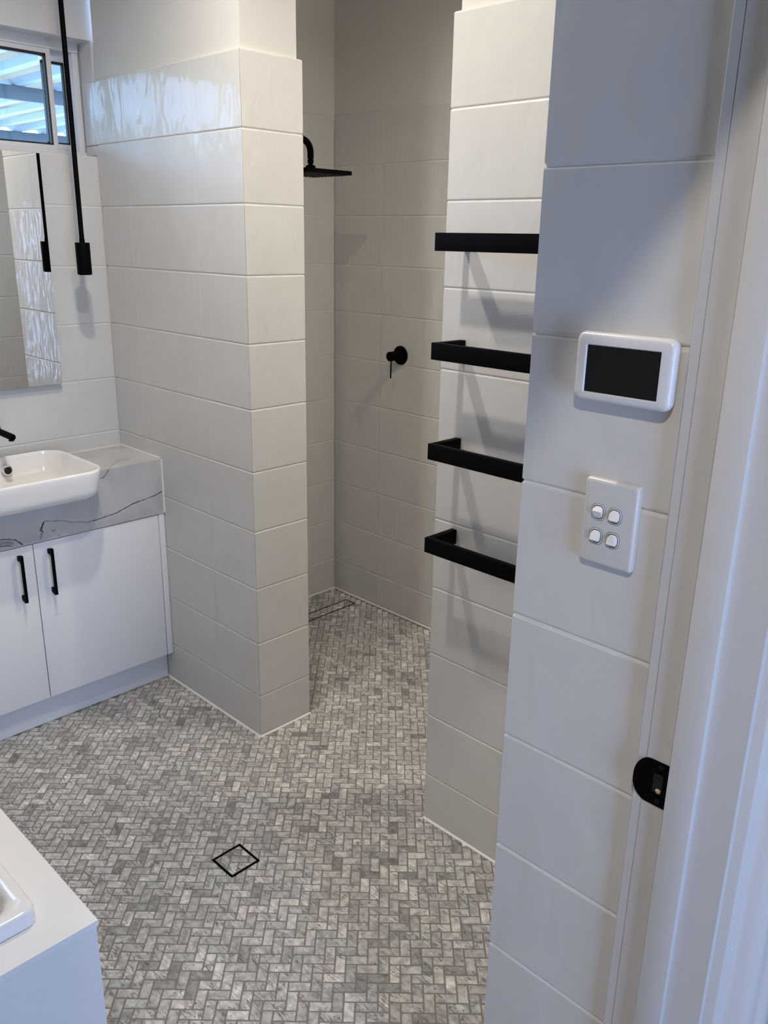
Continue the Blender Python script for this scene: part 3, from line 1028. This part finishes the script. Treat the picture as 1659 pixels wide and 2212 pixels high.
# ------------------------------------------------------------------ shower fittings
shw = empty('overhead_shower', (FX1, 2.50, 1.885))
tag(shw, 'square matte black shower head on a bent wall arm inside the shower', 'shower head')
hx, hy = 2.1390, 2.500
V, F = tube([(FX1 + .0004, hy, 2.0015), (FX1 + .008, hy, 2.0015)], .028, 32)
mk('flange', V, F, M['black'], shw, smooth=40)
pa = [(FX1 + .005, hy, 2.0015), (hx - .055, hy, 2.0015)]
for k in range(0, 11):
    a = math.pi / 2 * k / 10
    pa.append((hx - .042 + .042 * math.sin(a), hy, 2.0015 - .042 + .042 * math.cos(a)))
pa.append((hx, hy, 1.9400))
V, F = tube(pa, .0115, 20)
mk('arm', V, F, M['black'], shw, smooth=40)
def hl(prof, n=24):
    return loft([[(hx + r * math.cos(2 * math.pi * k / n), hy + r * math.sin(2 * math.pi * k / n), z) for k in range(n)] for r, z in prof])
V, F = hl([(.0090, 1.9405), (.0090, 1.9375), (.0110, 1.9365), (.0110, 1.9250), (.0088, 1.9235), (.0088, 1.9190), (.0150, 1.9165), (.0178, 1.9150), (.0178, 1.9040)])
mk('swivel_joint', V, F, M['black'], shw, smooth=35)
S = .1065
def sq(s, z, r=.004):
    return [(x, y, z) for x, y in rrect(hx, hy, 2 * s, 2 * s, r, 3)]
V, F = loft([sq(S - .001, 1.8855), sq(S, 1.8865), sq(S, 1.8985), sq(S - .001, 1.8995), sq(.020, 1.9050)])
pl = mk('head_plate', V, F, M['black'], shw, smooth=30)
Vn, Fn = [], []
for i in range(11):
    for j in range(11):
        x_, y_ = hx + (i - 5) * .0175, hy + (j - 5) * .0175
        g = loft([[(x_ + r * math.cos(k * math.pi / 3), y_ + r * math.sin(k * math.pi / 3), z) for k in range(6)] for r, z in ((.0032, 1.8858), (.0022, 1.8828))])
        b0 = len(Vn)
        Vn += g[0]
        Fn += [[q + b0 for q in f] for f in g[1]]
nz_ = mk('nozzles', Vn, Fn, M['screen'], pl)
nz_['kind'] = 'stuff'

mix_ = empty('shower_mixer', (SX, 2.476, 1.2))
tag(mix_, 'round matte black shower mixer with a thin pin lever', 'tap')
my, mz = 2.4765, 1.2000
def xl(prof, n=32):
    return loft([[(x, my + r * math.cos(2 * math.pi * k / n), mz + r * math.sin(2 * math.pi * k / n)) for k in range(n)] for r, x in prof])
V, F = xl([(.0395, SX - .0004), (.0395, SX - .006), (.0385, SX - .0070)])
mk('wall_plate', V, F, M['black'], mix_, smooth=35)
V, F = xl([(.0190, SX - .0065), (.0190, SX - .040), (.0180, SX - .0405), (.0180, SX - .0425), (.0200, SX - .043), (.0200, SX - .069), (.0188, SX - .0705)])
bd_ = mk('body', V, F, M['black'], mix_, smooth=35)
V, F = tube([(2.5530, my, mz - .018), (2.5520, my, mz - .0915)], .0030, 12)
mk('lever', V, F, M['black'], mix_, smooth=40)

# ------------------------------------------------------------------ floor wastes
def drain_frame(name, x0, x1, y0, y1, w, label, cat, rot=0.0):
    t_ = empty(name, ((x0 + x1) / 2, (y0 + y1) / 2, 0))
    tag(t_, label, cat)
    V, F = frame_slab(x0, x1, y0, y1, x0 + w, x1 - w, y0 + w, y1 - w, -0.002, 0.0016)
    mk('frame', V, F, M['black'], t_)
    g = w + .0012
    V, F = frame_slab(x0 + g, x1 - g, y0 + g, y1 - g, x0 + g + .0012, x1 - g - .0012, y0 + g + .0012, y1 - g - .0012, -0.002, 0.0008)
    mk('insert_edge', V, F, M['chrome'], t_)
    return t_
drain_frame('floor_drain', 1.0605, 1.1565, 1.5965, 1.6925, .0062, 'square tile-insert floor drain with a black frame in the mosaic', 'drain')
drain_frame('linear_drain', 1.80, 2.5545, 2.6870, 2.7510, .0040, 'long narrow tile-insert shower drain with a thin black frame', 'drain')

# ------------------------------------------------------------------ things on the switch wall
cp = empty('control_panel', (WX, 0.499, 1.484))
tag(cp, 'white wall control panel with a blank dark screen above the switches', 'control panel')
def yz_ring(cy, cz, w, h, r, x, n=6):
    return [(x, y, z) for y, z in rrect(cy, cz, w, h, r, n)]
pcy, pcz = 0.5000, 1.5262
pw, ph = 0.1290, 0.0835
R = [yz_ring(pcy, pcz, pw - .006, ph - .006, .008, WX - .0006), yz_ring(pcy, pcz, pw - .001, ph - .001, .010, WX - .009),
     yz_ring(pcy, pcz, pw, ph, .010, WX - .0125), yz_ring(pcy, pcz, pw - .0012, ph - .0012, .0095, WX - .0165), yz_ring(pcy, pcz, pw - .005, ph - .005, .008, WX - .0195),
     yz_ring(pcy, pcz, pw - .011, ph - .011, .006, WX - .0208), yz_ring(pcy + .001, pcz - .002, .0985, .0585, .0012, WX - .0210), yz_ring(pcy + .001, pcz - .002, .0962, .0562, .001, WX - .0185)]
V, F = loft(R, True, False)
mk('housing', V, F, M['plastic'], cp, smooth=38)
V, F = loft([yz_ring(pcy + .001, pcz - .002, .0965, .0565, .001, WX - .0186), yz_ring(pcy + .001, pcz - .002, .0965, .0565, .001, WX - .0140)])
mk('screen', V, F, M['screen'], cp)

sw = empty('light_switch', (WX, 0.504, 1.275))
tag(sw, 'white four-gang rocker light switch plate below the control panel', 'light switch')
scy, scz = 0.5020, 1.3310
sw_, sh_ = 0.0745, 0.1130
R = [yz_ring(scy, scz, sw_, sh_, .004, WX - .0006), yz_ring(scy, scz, sw_, sh_, .004, WX - .0065), yz_ring(scy, scz, sw_ - .0015, sh_ - .0015, .004, WX - .0088),
     yz_ring(scy, scz, sw_ - .0050, sh_ - .0050, .003, WX - .0102), yz_ring(scy, scz, sw_ - .009, sh_ - .009, .003, WX - .0106)]
V, F = loft(R)
mk('plate', V, F, M['plate'], sw, smooth=35)
for q, (yy, zz) in enumerate(((0.5170, 1.3447), (0.4935, 1.3442), (0.5172, 1.3125), (0.4933, 1.3122))):
    def oval(w, h, x, tilt=0.0, dz=0.0, n=28):
        out = []
        for k in range(n):
            a = 2 * math.pi * k / n
            c, s = math.cos(a), math.sin(a)
            e = 0.72
            py_ = math.copysign(abs(c) ** e, c) * w / 2
            pz_ = math.copysign(abs(s) ** e, s) * h / 2
            out.append((x + tilt * pz_, yy + py_, zz + dz + pz_))
        return out
    gr_ = loft([oval(.0182, .0212, WX - .0107), oval(.0176, .0206, WX - .0112), oval(.0152, .0182, WX - .0112), oval(.0146, .0176, WX - .0098), oval(.0182, .0212, WX - .0098), oval(.0182, .0212, WX - .0107)], False, False)
    rk = mk('switch_bezel', gr_[0], gr_[1], M['plate'], sw, smooth=30)
    dk = loft([oval(.0153, .0183, WX - .0107), oval(.0153, .0183, WX - .0109)])
    mk('gap_shade', dk[0], dk[1], M['dark'], rk)  # flat dark oval paints the shade around the rocker
    zr = .0022 if q == 0 else -.0042          # where the rocker's crest sits
    base = oval(.0134, .0164, WX - .0104)
    crest = WX - .0162
    def face_x(z):
        h_ = .0082
        u = z - zz
        if u >= zr: return crest + (u - zr) / (h_ - zr) * .0046
        return crest + (zr - u) / (h_ + zr) * .0046
    front = [(face_x(z), yy + (y - yy) * .93, zz + (z - zz) * .93) for _, y, z in base]
    nb = len(base)
    Vr = base + front
    Fr = [[k, (k + 1) % nb, nb + (k + 1) % nb, nb + k] for k in range(nb)]
    hi_ = [k for k in range(nb) if front[k][2] - zz >= zr]
    lo_ = [k for k in range(nb) if front[k][2] - zz < zr]
    # order around the outline, starting after the break
    def run(idx):
        st = [k for k in idx if (k - 1) % nb not in idx][0]
        return [(st + m_) % nb for m_ in range(len(idx))]
    hi_, lo_ = run(hi_), run(lo_)
    ca = len(Vr)
    Vr += [(crest, front[hi_[0]][1], zz + zr), (crest, front[hi_[-1]][1], zz + zr)]
    Fr.append([ca] + [nb + k for k in hi_] + [ca + 1])
    Fr.append([ca + 1] + [nb + k for k in lo_] + [ca])
    Fr.append([nb + hi_[-1], nb + lo_[0], ca + 1])
    Fr.append([nb + lo_[-1], nb + hi_[0], ca])
    mk('rocker', Vr, Fr, M['rocker'], rk)
    gv = loft([oval(.0194, .0224, WX - .01075), oval(.0182, .0212, WX - .01075), oval(.0182, .0212, WX - .0100), oval(.0194, .0224, WX - .0100), oval(.0194, .0224, WX - .01075)], False, False)
    mk('groove_shade', gv[0], gv[1], M['shadowline'], rk)  # thin raised ring, dark colour standing in for a groove's shade
